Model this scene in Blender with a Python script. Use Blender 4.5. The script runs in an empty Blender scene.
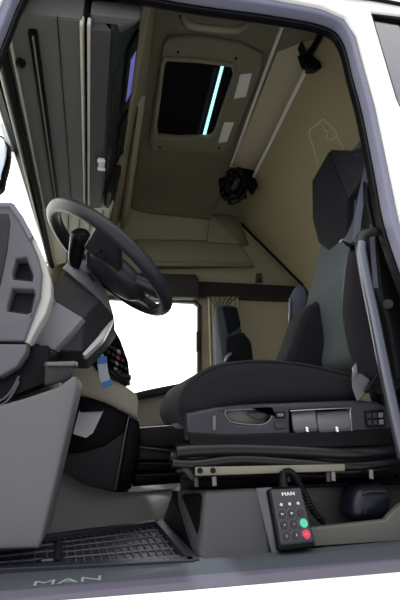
import bpy, bmesh, math, random
import numpy as np
from mathutils import Vector, Matrix

random.seed(7)
S = bpy.context.scene
COL = S.collection

# ------------------------------------------------------------------ camera
FPX = 400.0
TH = math.atan(125 / FPX)
PS = math.atan((200 - 108) * math.cos(TH) / FPX)
CAMP = np.array([0, -.9, .28])
FW = np.array([math.sin(PS) * math.cos(TH), math.cos(PS) * math.cos(TH), math.sin(TH)])
RT = np.array([math.cos(PS), -math.sin(PS), 0])
UP = np.cross(RT, FW)
cd = bpy.data.cameras.new('camera')
cam = bpy.data.objects.new('camera', cd)
COL.objects.link(cam)
cd.sensor_fit = 'VERTICAL'
cd.sensor_height = 36.0
cd.lens = 36.0 * FPX / 600.0
cd.clip_start = .02
M = Matrix(((RT[0], UP[0], -FW[0], CAMP[0]), (RT[1], UP[1], -FW[1], CAMP[1]),
            (RT[2], UP[2], -FW[2], CAMP[2]), (0, 0, 0, 1)))
cam.matrix_world = M
S.camera = cam

# ------------------------------------------------------------------ sky, sun, exposure
S.view_settings.view_transform = 'Standard'
S.view_settings.look = 'None'
S.view_settings.gamma = 1
S.view_settings.exposure = 0.55
S.view_settings.use_curve_mapping = False
W = bpy.data.worlds.new('sky')
S.world = W
W.use_nodes = True
nt = W.node_tree
nt.nodes.clear()
tc = nt.nodes.new('ShaderNodeTexCoord')
dp = nt.nodes.new('ShaderNodeVectorMath'); dp.operation = 'DOT_PRODUCT'
dp.inputs[1].default_value = Vector((-.30, .75, .55)).normalized()
rp = nt.nodes.new('ShaderNodeValToRGB')
rp.color_ramp.elements[0].position = 0.0
rp.color_ramp.elements[0].color = (.10, .115, .16, 1)
e_ = rp.color_ramp.elements.new(.42); e_.color = (.78, .88, 1.22, 1)
rp.color_ramp.elements[1].position = 1.0
rp.color_ramp.elements[1].color = (1.0, .96, .86, 1)
mr = nt.nodes.new('ShaderNodeMapRange')
mr.inputs[1].default_value = -.75
mr.inputs[2].default_value = .9
bg = nt.nodes.new('ShaderNodeBackground'); bg.inputs[1].default_value = 3.2
ow = nt.nodes.new('ShaderNodeOutputWorld')
nt.links.new(tc.outputs['Generated'], dp.inputs[0])
nt.links.new(dp.outputs['Value'], mr.inputs[0])
nt.links.new(mr.outputs[0], rp.inputs[0])
nt.links.new(rp.outputs[0], bg.inputs[0])
nt.links.new(bg.outputs[0], ow.inputs[0])
sl = bpy.data.lights.new('sun', 'SUN'); sl.energy = 3.0; sl.angle = .03; sl.color = (1, .96, .9)
so = bpy.data.objects.new('sun', sl); COL.objects.link(so)
so.rotation_euler = Vector((.55, -.35, -1.0)).to_track_quat('-Z', 'Y').to_euler()

# ------------------------------------------------------------------ geometry helpers
def ray(x, y): return FW * FPX + RT * (x - 200) + UP * (300 - y)
def P(x, y, Y):
    d = ray(x, y); return CAMP + d * (Y - CAMP[1]) / d[1]
def PZ(x, y, Z):
    d = ray(x, y); return CAMP + d * (Z - CAMP[2]) / d[2]
def PX(x, y, X):
    d = ray(x, y); return CAMP + d * (X - CAMP[0]) / d[0]
def PP(x, y, o, n):
    d = ray(x, y); return CAMP + d * (np.dot(np.array(o) - CAMP, n) / np.dot(d, n))

def cr(pts, n=6, closed=False):
    p = [np.array(q, float) for q in pts]; out = []; N = len(p)
    rng = range(N if closed else N - 1)
    for i in rng:
        if closed: a, b, c, d = p[i - 1], p[i], p[(i + 1) % N], p[(i + 2) % N]
        else: a, b, c, d = p[max(i - 1, 0)], p[i], p[i + 1], p[min(i + 2, N - 1)]
        for k in range(n):
            t = k / n
            out.append(.5 * ((2 * b) + (c - a) * t + (2 * a - 5 * b + 4 * c - d) * t * t + (3 * b - a - 3 * c + d) * t ** 3))
    if not closed: out.append(p[-1])
    return out

# ------------------------------------------------------------------ materials
MATS = {}
def mat(name, col, rough=.5, metal=0, bump=0, scale=300, emit=0, spec=.3, vary=0, sheen=0, coat=0):
    if name in MATS: return MATS[name]
    m = bpy.data.materials.new(name); m.use_nodes = True
    t = m.node_tree; b = t.nodes['Principled BSDF']
    b.inputs['Base Color'].default_value = (*col, 1)
    b.inputs['Roughness'].default_value = rough
    b.inputs['Metallic'].default_value = metal
    b.inputs['Specular IOR Level'].default_value = spec
    if sheen:
        b.inputs['Sheen Weight'].default_value = sheen
        b.inputs['Sheen Roughness'].default_value = .4
    if coat: b.inputs['Coat Weight'].default_value = coat
    if emit:
        b.inputs['Emission Color'].default_value = (*col, 1)
        b.inputs['Emission Strength'].default_value = emit
    if bump or vary:
        co = t.nodes.new('ShaderNodeTexCoord')
        nz = t.nodes.new('ShaderNodeTexNoise'); nz.inputs['Scale'].default_value = scale
        nz.inputs['Detail'].default_value = 3
        t.links.new(co.outputs['Object'], nz.inputs['Vector'])
        if bump:
            bp = t.nodes.new('ShaderNodeBump'); bp.inputs['Strength'].default_value = bump
            bp.inputs['Distance'].default_value = .002
            t.links.new(nz.outputs['Fac'], bp.inputs['Height'])
            t.links.new(bp.outputs['Normal'], b.inputs['Normal'])
        if vary:
            mx = t.nodes.new('ShaderNodeMix'); mx.data_type = 'RGBA'
            mx.inputs['A'].default_value = (*[c * (1 - vary) for c in col], 1)
            mx.inputs['B'].default_value = (*[min(1, c * (1 + vary)) for c in col], 1)
            t.links.new(nz.outputs['Fac'], mx.inputs['Factor'])
            t.links.new(mx.outputs['Result'], b.inputs['Base Color'])
    MATS[name] = m
    return m

def glass(name, tint, gloss=.12):
    m = bpy.data.materials.new(name); m.use_nodes = True
    t = m.node_tree; t.nodes.clear()
    tr = t.nodes.new('ShaderNodeBsdfTransparent'); tr.inputs[0].default_value = (*tint, 1)
    gl = t.nodes.new('ShaderNodeBsdfGlossy'); gl.inputs['Roughness'].default_value = .02
    mx = t.nodes.new('ShaderNodeMixShader'); mx.inputs[0].default_value = gloss
    o = t.nodes.new('ShaderNodeOutputMaterial')
    t.links.new(tr.outputs[0], mx.inputs[1]); t.links.new(gl.outputs[0], mx.inputs[2]); t.links.new(mx.outputs[0], o.inputs[0])
    return m

WHITE = mat('white_paint', (.84, .83, .79), .3, coat=.4)
SEAL = mat('door_seal_rubber', (.17, .175, .245), .42, bump=.1, scale=200)
BLACK = mat('black_plastic', (.004, .004, .005), .4, spec=.12)
RUBBER = mat('black_rubber', (.004, .004, .005), .28, spec=.35)
MATRUB = mat('floor_mat_rubber', (.017, .017, .028), .45, bump=.15, scale=600)
DGREY = mat('dark_grey_plastic', (.022, .022, .025), .5, bump=.25, scale=700)
MGREY = mat('grey_plastic', (.105, .105, .112), .48, bump=.25, scale=700)
LGREY = mat('light_grey_plastic', (.108, .107, .124), .5, bump=.2, scale=700)
CHAR = mat('charcoal_plastic', (.018, .019, .020), .5, bump=.2, scale=600)
SHELF = mat('shelf_grey_plastic', (.105, .110, .100), .5, bump=.2, scale=500)
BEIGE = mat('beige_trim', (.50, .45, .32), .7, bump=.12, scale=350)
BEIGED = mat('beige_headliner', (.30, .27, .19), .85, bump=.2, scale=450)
BUNK = mat('bunk_fabric', (.40, .345, .20), .9, bump=.2, scale=500)
TAUPE = mat('taupe_plastic', (.25, .225, .165), .55, bump=.15, scale=500)
DTAUPE = mat('dark_taupe_plastic', (.10, .09, .066), .55)
CARPET = mat('carpet', (.15, .15, .152), .6, bump=.9, scale=900, vary=.35)
SEATG = mat('seat_grey_fabric', (.066, .078, .086), .9, bump=.35, scale=900, spec=.2, sheen=.1)
SEATD = mat('seat_dark_velour', (.0085, .0075, .0105), .9, bump=.35, scale=900, vary=.25, spec=.2, sheen=.06)
SEATN = mat('seat_navy_fabric', (.0105, .011, .015), .9, bump=.35, scale=900, spec=.2, sheen=.06)
STEEL = mat('brushed_steel', (.32, .32, .35), .35, metal=1)
ALU = mat('rod_aluminium', (.80, .78, .70), .4)
HANDLE = mat('handle_coating', (.12, .125, .155), .3, metal=.75)
WHITEP = mat('pale_plastic', (.80, .80, .82), .45)
LENS = mat('lamp_lens', (.85, .85, .83), .3)
WHEELM = mat('steering_leather', (.017, .018, .023), .42, bump=.15, scale=800)
BELT = mat('belt_webbing', (.055, .062, .095), .6, bump=.5, scale=700)

# ------------------------------------------------------------------ object helpers
class Thing:
    def __init__(s, name, label, cat, loc=(0, 0, 0), group=None, kind=None):
        o = bpy.data.objects.new(name, None); COL.objects.link(o)
        o.empty_display_size = .05
        o.location = loc; s.o = o; s.off = Vector(loc)
        o['label'] = label; o['category'] = cat
        if group: o['group'] = group
        if kind: o['kind'] = kind
class Part:
    def __init__(s, o, off): s.o = o; s.off = off

def tag(o, label=None, cat=None, group=None, kind=None):
    o = getattr(o, 'o', o)
    if label: o['label'] = label
    if cat: o['category'] = cat
    if group: o['group'] = group
    if kind: o['kind'] = kind
    return o

def finish(name, me, m, parent=None, smooth=40, base=None):
    """link a mesh given in world coordinates; parts are shifted into their thing's frame"""
    off = Vector((0, 0, 0))
    if parent is not None: off = parent.off
    elif base is not None: off = Vector(base)
    if len(me.vertices) and parent is None and base is None:
        c = [v.co for v in me.vertices]
        off = Vector([(min(p[i] for p in c) + max(p[i] for p in c)) / 2 for i in range(3)])
    me.transform(Matrix.Translation(-off))
    me.materials.clear(); me.materials.append(m)
    if smooth:
        for p in me.polygons: p.use_smooth = True
        me.set_sharp_from_angle(angle=math.radians(smooth))
    else:
        for p in me.polygons: p.use_smooth = False
    o = bpy.data.objects.new(name, me); COL.objects.link(o)
    if parent is not None: o.parent = parent.o
    else: o.location = off
    return Part(o, off)

def curve_mesh(c):
    o = bpy.data.objects.new('tmp', c); COL.objects.link(o)
    dg = bpy.context.evaluated_depsgraph_get(); dg.update()
    me = bpy.data.meshes.new_from_object(o.evaluated_get(dg))
    bpy.data.objects.remove(o); bpy.data.curves.remove(c)
    return me

def prism(name, outer, y0, y1, m, parent=None, holes=(), bevel=.004, smooth=40, res=2, **k):
    """solid with an XZ outline reaching from depth y0 to y1, rounded edges"""
    c = bpy.data.curves.new('c', 'CURVE'); c.dimensions = '2D'; c.fill_mode = 'BOTH'
    h = abs(y1 - y0) / 2; bevel = min(bevel, h * .9)
    c.extrude = h - bevel; c.bevel_depth = bevel; c.bevel_resolution = res; c.offset = -bevel
    for loop in [outer] + list(holes):
        s = c.splines.new('POLY'); s.points.add(len(loop) - 1); s.use_cyclic_u = True
        for p, q in zip(s.points, loop): p.co = (q[0], q[-1], 0, 1)
    me = curve_mesh(c)
    ym = (y0 + y1) / 2
    for v in me.vertices: v.co = Vector((v.co.x, ym - v.co.z, v.co.y))
    bm = bmesh.new(); bm.from_mesh(me)
    bmesh.ops.remove_doubles(bm, verts=bm.verts, dist=1e-5)
    bmesh.ops.recalc_face_normals(bm, faces=bm.faces); bm.to_mesh(me); bm.free()
    return finish(name, me, m, parent, smooth, **k)

def plate(name, px, Y, thick, m, parent=None, holes=(), curved=0, **k):
    """prism whose outline is given by sight lines meeting the plane y = Y"""
    o = [P(a, b, Y) for a, b in px]
    if curved: o = cr(o, curved, True)
    hs = [[P(a, b, Y) for a, b in h] for h in holes]
    if curved: hs = [cr(h, curved, True) for h in hs]
    return prism(name, o, Y, Y + thick, m, parent, hs, **k)

def tube(name, pts, r, m, parent=None, closed=False, smoothn=5, radii=None, res=4, **k):
    p = cr(pts, smoothn, closed) if smoothn else [np.array(q) for q in pts]
    c = bpy.data.curves.new('c', 'CURVE'); c.dimensions = '3D'; c.bevel_depth = r; c.bevel_resolution = res
    c.use_fill_caps = True
    s = c.splines.new('POLY'); s.points.add(len(p) - 1); s.use_cyclic_u = closed
    for i, (a, q) in enumerate(zip(s.points, p)):
        a.co = (*q, 1)
        if radii:
            t = i / (len(p) - 1) * (len(radii) - 1); j = min(int(t), len(radii) - 2)
            a.radius = radii[j] + (radii[j + 1] - radii[j]) * (t - j)
    return finish(name, curve_mesh(c), m, parent, 60, **k)

def bm_mesh(bm):
    bmesh.ops.recalc_face_normals(bm, faces=bm.faces)
    me = bpy.data.meshes.new('m'); bm.to_mesh(me); bm.free(); return me

def box(name, c, size, m, parent=None, rot=None, bevel=.004, seg=2, **k):
    bm = bmesh.new(); bmesh.ops.create_cube(bm, size=1)
    for v in bm.verts: v.co = Vector((v.co.x * size[0], v.co.y * size[1], v.co.z * size[2]))
    if bevel: bmesh.ops.bevel(bm, geom=bm.edges[:], offset=min(bevel, min(size) * .45), segments=seg, affect='EDGES', profile=.5)
    mt = Matrix.Translation(Vector(c)) @ (rot.to_4x4() if rot is not None else Matrix.Identity(4))
    bm.transform(mt)
    return finish(name, bm_mesh(bm), m, parent, 35, **k)

def hull(name, pts, m, parent=None, bevel=.004, seg=2, smooth=35, **k):
    bm = bmesh.new()
    for p in pts: bm.verts.new(Vector(p))
    r = bmesh.ops.convex_hull(bm, input=bm.verts)
    bmesh.ops.delete(bm, geom=[v for v in bm.verts if not v.link_faces], context='VERTS')
    bmesh.ops.dissolve_limit(bm, angle_limit=math.radians(3), verts=bm.verts, edges=bm.edges)
    if bevel: bmesh.ops.bevel(bm, geom=bm.edges[:], offset=bevel, segments=seg, affect='EDGES', profile=.5, clamp_overlap=True)
    return finish(name, bm_mesh(bm), m, parent, smooth, **k)

def solid(name, front, vec, m, parent=None, bevel=.004, smooth=35, seg=2, **k):
    """a polygon in space given depth along a vector"""
    bm = bmesh.new(); v = Vector(vec)
    a = [bm.verts.new(Vector(p)) for p in front]; b = [bm.verts.new(Vector(p) + v) for p in front]
    bm.faces.new(a); bm.faces.new(b[::-1]); n = len(a)
    for i in range(n): bm.faces.new((a[i], b[i], b[(i + 1) % n], a[(i + 1) % n]))
    bmesh.ops.recalc_face_normals(bm, faces=bm.faces)
    if bevel: bmesh.ops.bevel(bm, geom=bm.edges[:], offset=bevel, segments=seg, affect='EDGES', profile=.5, clamp_overlap=True)
    return finish(name, bm_mesh(bm), m, parent, smooth, **k)

def grid(name, rows, m, parent=None, thick=.01, sub=2, smooth=60, **k):
    bm = bmesh.new(); vs = [[bm.verts.new(Vector(p)) for p in r] for r in rows]
    for i in range(len(vs) - 1):
        for j in range(len(vs[0]) - 1):
            bm.faces.new((vs[i][j], vs[i][j + 1], vs[i + 1][j + 1], vs[i + 1][j]))
    p = finish(name, bm_mesh(bm), m, parent, smooth, **k)
    if thick:
        md = p.o.modifiers.new('thickness', 'SOLIDIFY'); md.thickness = thick; md.offset = 0
    if sub:
        md = p.o.modifiers.new('smooth', 'SUBSURF'); md.levels = sub; md.render_levels = sub
    return p

def ball(name, c, rad, m, parent=None, rot=None, **k):
    bm = bmesh.new(); bmesh.ops.create_uvsphere(bm, u_segments=24, v_segments=14, radius=1)
    for v in bm.verts: v.co = Vector((v.co.x * rad[0], v.co.y * rad[1], v.co.z * rad[2]))
    bm.transform(Matrix.Translation(Vector(c)) @ (rot.to_4x4() if rot is not None else Matrix.Identity(4)))
    return finish(name, bm_mesh(bm), m, parent, 80, **k)

def text(name, s, size, mtx, m, parent=None, ext=.0008, **k):
    c = bpy.data.curves.new('t', 'FONT'); c.body = s; c.size = size; c.extrude = ext
    c.align_x = 'CENTER'; c.align_y = 'CENTER'
    o = bpy.data.objects.new('tmp', c); COL.objects.link(o)
    dg = bpy.context.evaluated_depsgraph_get(); dg.update()
    me = bpy.data.meshes.new_from_object(o.evaluated_get(dg))
    bpy.data.objects.remove(o); bpy.data.curves.remove(c)
    me.transform(mtx)
    return finish(name, me, m, parent, 0, **k)

def frame(o, xa, ya):
    """matrix with local x along xa, y along ya, z = x cross y, at o"""
    x = Vector(xa).normalized(); y = Vector(ya); y = (y - x * y.dot(x)).normalized(); z = x.cross(y)
    return Matrix(((x.x, y.x, z.x, o[0]), (x.y, y.y, z.y, o[1]), (x.z, y.z, z.z, o[2]), (0, 0, 0, 1)))

def struct(p): tag(p, kind='structure'); return p

# ================================================================== SETTING
# ground outside
bm = bmesh.new(); bmesh.ops.create_grid(bm, x_segments=1, y_segments=1, size=30)
bm.transform(Matrix.Translation((0, 0, -1.4)))
struct(finish('ground', bm_mesh(bm), mat('yard_concrete', (.27, .275, .29), .9, vary=.2, scale=3), None, 0))

# painted body side with the door opening (opening outline: some points in metres, most from image pixels)
ap = [(-.52, -.03), (-.50, .45), (-.42, .85)] + [tuple(P(x, y, 0)[[0, 2]]) for x, y in
      [(-20, 66), (-1, 20), (10, -6), (26, -30), (54, -36), (130, -18), (200, -5), (270, 5), (318, 14), (341, 24), (353, 42), (361, 72), (372, 112), (385, 175), (397, 232)]] + \
     [(.845, .50), (.87, .2), (.86, .03), (.80, -.03)] + [tuple(P(x, y, 0)[[0, 2]]) for x, y in [(400, 568), (200, 584), (0, 599)]]
ap3 = [np.array((a, 0, b)) for a, b in ap]
qw = [P(x, y, -.03) * np.array((1, 0, 1)) for x, y in [(371, 11), (404, 15), (450, 27), (470, 190), (440, 190), (397, 99)]]
outer = [(-1.1, 0, -1.15), (2.3, 0, -1.15), (2.3, 0, 2.5), (-.3, 0, 2.5), (-.62, 0, 1.5), (-1.1, 0, .6)]
wl = prism('wall_left', outer, -.03, .015, WHITE, None, [ap3, qw], bevel=.006); struct(wl)
def inset(loop, d):
    n = len(loop); out = []
    for i in range(n):
        a, b, c = loop[i - 1], loop[i], loop[(i + 1) % n]
        t = (c - a); t = t / (np.linalg.norm(t) + 1e-9)
        out.append(b + np.array((t[2], 0, -t[0])) * d)
    return out
sa = [p for p in cr(ap3[:-3], 4) if p[2] > -.025]
def band(d0, d1):
    n = len(sa); o0, o1 = inset(sa, d0), inset(sa, d1)
    o0[0], o0[-1], o1[0], o1[-1] = o0[1], o0[-2], o1[1], o1[-2]
    return o0[1:-1] + o1[1:-1][::-1]
t1 = prism('trim_1', band(-.004, .021), -.018, .022, SEAL, None, bevel=.007); struct(t1)
t2 = prism('trim_2', band(.008, .026), .022, .05, BLACK, None, bevel=.006); struct(t2)
struct(hull('trim_7', [(x, y, z) for x in (.0, 1.25) for y, z in ((.03, 1.56 + .09 * x), (.03, 1.75), (.05, 1.57 + .09 * x), (.13, 1.97), (.10, 2.0))], mat('header_dark', (.045, .043, .036), .7), None, bevel=.01))
struct(hull('roof', [(x, y, z) for y in (.0, 2.25) for x, z in ((.06, 2.30), (2.05, 2.34), (2.05, 2.42), (.0, 2.42))], WHITE, None, bevel=.02))  # unseen outer roof, added to block light leaking into the cab
struct(solid('trim_8', [(-.50, .0, 1.47), (-.50, 2.25, 1.47), (.02, 2.25, 2.40), (.02, .0, 2.40)], (-.03, 0, .02), WHITE, None, bevel=0))  # sloped roof front, added with the roof to stop light leaks
# quarter window behind the door opening
w1 = prism('window_1', inset(qw, -.012), -.022, -.002, BLACK, None, [inset(qw, .012)], bevel=.003); struct(w1)
prism('pane', qw, -.012, -.006, glass('quarter_glass', (.30, .36, .50), .22), w1, bevel=.001)
prism('curtain', [(.80, 0, .95), (1.6, 0, .95), (1.6, 0, 1.95), (.80, 0, 1.95)], .03, .04, mat('sky_reflection_blue', (.36, .44, .66), .8), w1, bevel=.002)  # blue sheet added behind the pane to colour in its sky reflection
# roof gutter strip along the top of the body
struct(tube('trim_3', [P(x, y, -.035) for x, y in [(335, -8), (345, -4), (372, -1), (410, 6), (470, 18)]], .006, BLACK, None))
# sill
sillp = Thing('door_sill', 'grey plastic door sill plate with pale raised lettering along the bottom of the opening', 'door sill', (.2, .03, -.03))
hull('tread', [(-.55, .005, -.02), (1.0, .005, .0), (1.0, .09, .012), (-.55, .11, -.012), (-.55, .005, -.06), (1.0, .005, -.06), (1.0, .09, -.06), (-.55, .11, -.06)], mat('sill_plastic', (.055, .064, .080), .5, bump=.15, scale=500), sillp)
hull('edge_strip', [P(x, y, Y) + np.array((0, 0, d)) for x, y, Y in [(-90, 597, .004), (470, 553, .004), (-90, 610, -.026), (470, 569, -.026)] for d in (0, -.05)], mat('sill_edge', (.085, .080, .115), .45), sillp)
# floor
fl = box('floor', (.3, 1.15, -.05), (2.6, 2.15, .05), CARPET, None, bevel=0); struct(fl)
# ceiling: a cove profile reaching along the cab
prof = [(.04, 1.70), (.15, 1.98), (.29, 2.13), (.48, 2.20), (1.0, 2.235), (1.6, 2.22), (1.95, 2.16), (2.12, 2.10), (2.2, 2.02)]
rows = [[(x, y, z) for y, z in prof] for x in (.04, .4, .78, 1.4, 2.0)]
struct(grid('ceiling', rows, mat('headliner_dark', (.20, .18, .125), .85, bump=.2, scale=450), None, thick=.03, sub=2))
# front bulkhead above the overhead console
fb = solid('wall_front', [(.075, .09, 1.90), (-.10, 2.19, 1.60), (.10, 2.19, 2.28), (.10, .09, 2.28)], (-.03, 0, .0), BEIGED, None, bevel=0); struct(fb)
hull('post_strip', [(.05, .85, 1.85), (.085, .85, 1.97), (.02, 2.1, 1.78), (.06, 2.1, 1.90), (.04, .85, 1.97), (-.02, 2.1, 1.90)], BEIGE, fb, bevel=.004)
# far side wall with the passenger door window cut out
win = [P(x, y, 2.2) for x, y in [(60, 402), (194, 391), (197, 388), (197.5, 306), (194, 303), (62, 297)]]
wr_out = [(-.75, 0, -.1), (2.0, 0, -.1), (2.0, 0, 2.4), (-.35, 0, 2.4), (-.56, 0, 1.40), (-.75, 0, .9)]
wr = prism('wall_right', wr_out, 2.2, 2.25, BEIGE, None, [win], bevel=.004); struct(wr)
w2 = prism('window_2', inset(win, .035), 2.185, 2.235, mat('window_frame_rubber', (.06, .062, .066), .5), None, [inset(win, 0)], bevel=.006); struct(w2)
prism('pane', win, 2.222, 2.228, glass('side_glass', (.95, .97, .97), .05), w2, bevel=.001)
prism('handle_catch', [P(x, y, 2.18) for x, y in [(196, 332), (199, 332), (199, 352), (196, 352)]], 2.15, 2.19, DGREY, w2)
# passenger door
d1 = plate('door_1', [(110, 402), (150, 391), (196, 383), (215, 380), (215, 440), (110, 450)], 2.16, .035, mat('lower_dash_beige', (.52, .47, .36), .6), None, bevel=.012); struct(d1)
plate('upper_rail', [(112, 398), (150, 389), (196, 380), (214, 377), (214, 384), (196, 388), (150, 397), (112, 406)], 2.10, .07, DGREY, d1, bevel=.012)
plate('armrest', [(122, 436), (140, 428), (190, 420), (190, 470), (122, 470)], 2.02, .14, CHAR, d1, bevel=.02)
# rear wall
rw = box('wall_rear', (2.02, 1.12, 1.1), (.04, 2.2, 2.6), BEIGE, None, bevel=0); struct(rw)
# firewall and windscreen
fwall = box('trim_4', (-.78, 1.12, .35), (.05, 2.15, .95), DGREY, None, bevel=0); struct(fwall)
ws = solid('window_3', [(-.80, .03, .78), (-.80, 2.2, .78), (-.49, 2.2, 1.45), (-.45, .03, 1.45)], (-.02, 0, .01), BLACK, None, bevel=0); struct(ws)
bpy.data.objects.remove(ws.o)
def q3(a, b, t): return tuple(np.array(a) + (np.array(b) - np.array(a)) * t)
WA, WB, WC, WD = (-.82, .06, .76), (-.82, 2.2, .76), (-.50, 2.2, 1.44), (-.45, .06, 1.44)
bm = bmesh.new()
o4 = [bm.verts.new(v) for v in (WA, WB, WC, WD)]
ctr = np.mean([WA, WB, WC, WD], axis=0)
i4 = [bm.verts.new(tuple(np.array(v) + (ctr - np.array(v)) * np.array((.06, .035, .06)))) for v in (WA, WB, WC, WD)]
for i in range(4): bm.faces.new((o4[i], o4[(i + 1) % 4], i4[(i + 1) % 4], i4[i]))
ws = finish('window_3', bm_mesh(bm), BLACK, None, 0); struct(ws)
md = ws.o.modifiers.new('thickness', 'SOLIDIFY'); md.thickness = .025
bm = bmesh.new(); bm.faces.new([bm.verts.new(v) for v in (WA, WB, WC, WD)])
finish('pane', bm_mesh(bm), glass('windscreen_glass', (.93, .96, .95), .04), ws, 0)
# far windscreen pillar
ap_ = hull('trim_5', [(-.50, 2.10, 1.5), (-.44, 2.10, 1.5), (-.50, 2.2, 1.5), (-.40, 2.2, 1.5),
                (-.80, 2.10, .76), (-.70, 2.10, .76), (-.80, 2.2, .76), (-.60, 2.2, .76)], TAUPE, None, bevel=.01); struct(ap_)

PALE = mat('window_lit_beige', (.60, .57, .46), .6)  # beige lightened to carry window light on the far end
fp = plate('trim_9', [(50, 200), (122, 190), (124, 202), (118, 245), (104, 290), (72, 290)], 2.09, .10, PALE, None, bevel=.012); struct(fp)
# ================================================================== OVERHEAD CONSOLE
oc = Thing('overhead_console', 'long dark grey overhead storage console running across the cab above the windscreen', 'overhead console', (-.2, 1.05, 1.45))
Y0, Y1 = .075, 2.06
def strip(name, prof, m, parent, ya=Y0, yb=None, shift=0, bevel=.003):
    """a run along the cab: XZ profile, drifting slightly forward towards the far end"""
    bm = bmesh.new(); A = []; B = []
    yb = yb or Y1
    for x, z in prof:
        A.append(bm.verts.new((x + .05 * 0, ya, z))); B.append(bm.verts.new((x - .045 * (yb - .1), yb, z)))
    bm.faces.new(A); bm.faces.new(B[::-1])
    for i in range(len(A)): bm.faces.new((A[i], B[i], B[(i + 1) % len(A)], A[(i + 1) % len(A)]))
    bmesh.ops.recalc_face_normals(bm, faces=bm.faces)
    if bevel: bmesh.ops.bevel(bm, geom=bm.edges[:], offset=bevel, segments=2, affect='EDGES', clamp_overlap=True)
    return finish(name, bm_mesh(bm), m, parent, 30)
strip('underside_panel', [(-.43, 1.425), (-.36, 1.43), (-.31, 1.45), (-.155, 1.47), (-.155, 1.62), (-.43, 1.60)], SHELF, oc, yb=1.22)
far_ = strip('window_lit_panel', [(-.44, 1.425), (-.36, 1.43), (-.31, 1.45), (-.155, 1.47), (-.07, 1.475), (-.05, 1.52), (-.07, 1.62), (-.43, 1.60)], PALE, oc, ya=1.22)  # far run of the underside, coloured paler for the window light there
tag(far_, 'far console panel coloured pale beige for window light')
for sx_, sz_ in ((-.30, 1.449), (-.235, 1.457), (-.17, 1.464), (-.11, 1.4685)):
    strip('panel_groove', [(sx_, sz_ - .002), (sx_ + .006, sz_ - .002), (sx_ + .006, sz_ + .01), (sx_, sz_ + .01)], DTAUPE, far_, ya=1.24, bevel=0)
strip('windscreen_rail', [(-.425, 1.405), (-.415, 1.402), (-.415, 1.43), (-.425, 1.43)], MATS['lip_grey'] if 'lip_grey' in MATS else mat('lip_grey', (.55, .53, .46), .4), oc)
strip('blind_slot', [(-.405, 1.408), (-.385, 1.412), (-.385, 1.435), (-.405, 1.435)], BLACK, oc)
strip('front_rail', [(-.372, 1.41), (-.367, 1.41), (-.367, 1.44), (-.372, 1.44)], MATS['lip_grey'] if 'lip_grey' in MATS else mat('lip_grey', (.55, .53, .46), .4), oc)
sl_ = strip('blind_slot', [(-.318, 1.432), (-.292, 1.437), (-.292, 1.46), (-.318, 1.46)], BLACK, oc, ya=.12, yb=1.22)
strip('blind_slat', [(-.308, 1.429), (-.303, 1.430), (-.303, 1.445), (-.308, 1.445)], TAUPE, sl_, ya=.13, yb=1.21)
strip('panel_seam', [(-.2305, 1.457), (-.228, 1.457), (-.228, 1.47), (-.2305, 1.47)], BLACK, oc, yb=1.22, bevel=0)
strip('panel_lip', [(-.164, 1.452), (-.155, 1.450), (-.152, 1.49), (-.164, 1.49)], mat('lip_grey', (.55, .53, .46), .4), oc, yb=1.22)
strip('gap_channel', [(-.155, 1.49), (-.135, 1.49), (-.135, 1.62), (-.155, 1.62)], BLACK, oc, yb=1.22, bevel=0)
strip('cabinet_lip', [(-.142, 1.458), (-.132, 1.458), (-.132, 1.49), (-.142, 1.49)], mat('lip_grey', (.3, .29, .245), .4), oc, yb=1.22)
strip('cabinet_base', [(-.136, 1.463), (-.070, 1.475), (-.070, 1.60), (-.136, 1.60)], mat('cabinet_grey', (.055, .058, .055), .5, bump=.2, scale=600), oc, ya=.10, yb=1.22)
# tilted cabinet front with its compartments
strip('cabinet_front', [(-.070, 1.476), (-.062, 1.478), (.030, 1.76), (.030, 1.85), (-.09, 1.85), (-.09, 1.5)], mat('cabinet_black', (.016, .017, .018), .45), oc, ya=.10, yb=1.05)
strip('cabinet_front', [(-.070, 1.476), (-.062, 1.478), (-.02, 1.60), (-.02, 1.66), (-.09, 1.66), (-.09, 1.5)], mat('cabinet_black', (.016, .017, .018), .45), oc, ya=1.05)
hull('end_cap', [(-.15, .075, 1.50), (.02, .075, 1.52), (-.05, .16, 1.54), (-.15, .16, 1.50), (-.15, .075, 1.56), (.02, .075, 1.60), (.0, .16, 1.60)], SHELF, oc, bevel=.008)
# face frame: origin at bottom edge, a along the cab, b up the tilted face
fo = np.array((-.062, 0, 1.478)); fu = np.array((.092, 0, .282)); fu = fu / np.linalg.norm(fu); fn = np.array((fu[2], 0, -fu[0]))
def F3(y, h, d=0): return fo + fu * h + fn * d + np.array((-.045 * (y - .1), y, 0))
def facebox(name, y0, y1, h0, h1, d, m, parent, bevel=.003):
    pts = [F3(y, h, dd) for y in (y0, y1) for h in (h0, h1) for dd in (-.01, d)]
    return hull(name, pts, m, parent, bevel=bevel)
# radio and tachograph units
for i, (y0, y1, h0, h1) in enumerate([(.30, .50, .03, .10), (.62, .90, .03, .10)]):
    r = facebox('compartment_door', y0, y1, h0, h1, .006, CHAR, oc)
    facebox('pull', (y0 + y1) / 2 - .03, (y0 + y1) / 2 + .03, h0 + .01, h0 + .02, .012, DGREY, r, bevel=.002)
rd = Thing('tachograph', 'black slot-in tachograph unit with a glowing violet screen in the overhead console', 'tachograph', tuple(F3(.5, .2)))
u0, u1 = .28, .62
facebox('body', u0, u1, .15, .27, .010, BLACK, rd)
facebox('screen', .36, .58, .195, .25, .0125, mat('screen_violet', (.16, .16, .50), .3, emit=.35), rd, bevel=.001)
for i in range(4): facebox('key', .32 + .06 * i, .355 + .06 * i, .165, .18, .0135, DGREY, rd, bevel=.001)
r2 = Thing('radio', 'black slot-in radio below the overhead cabinet, farther in than the violet screen', 'radio', tuple(F3(.8, .2)))
facebox('body', .68, .98, .15, .25, .010, BLACK, r2)
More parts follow.
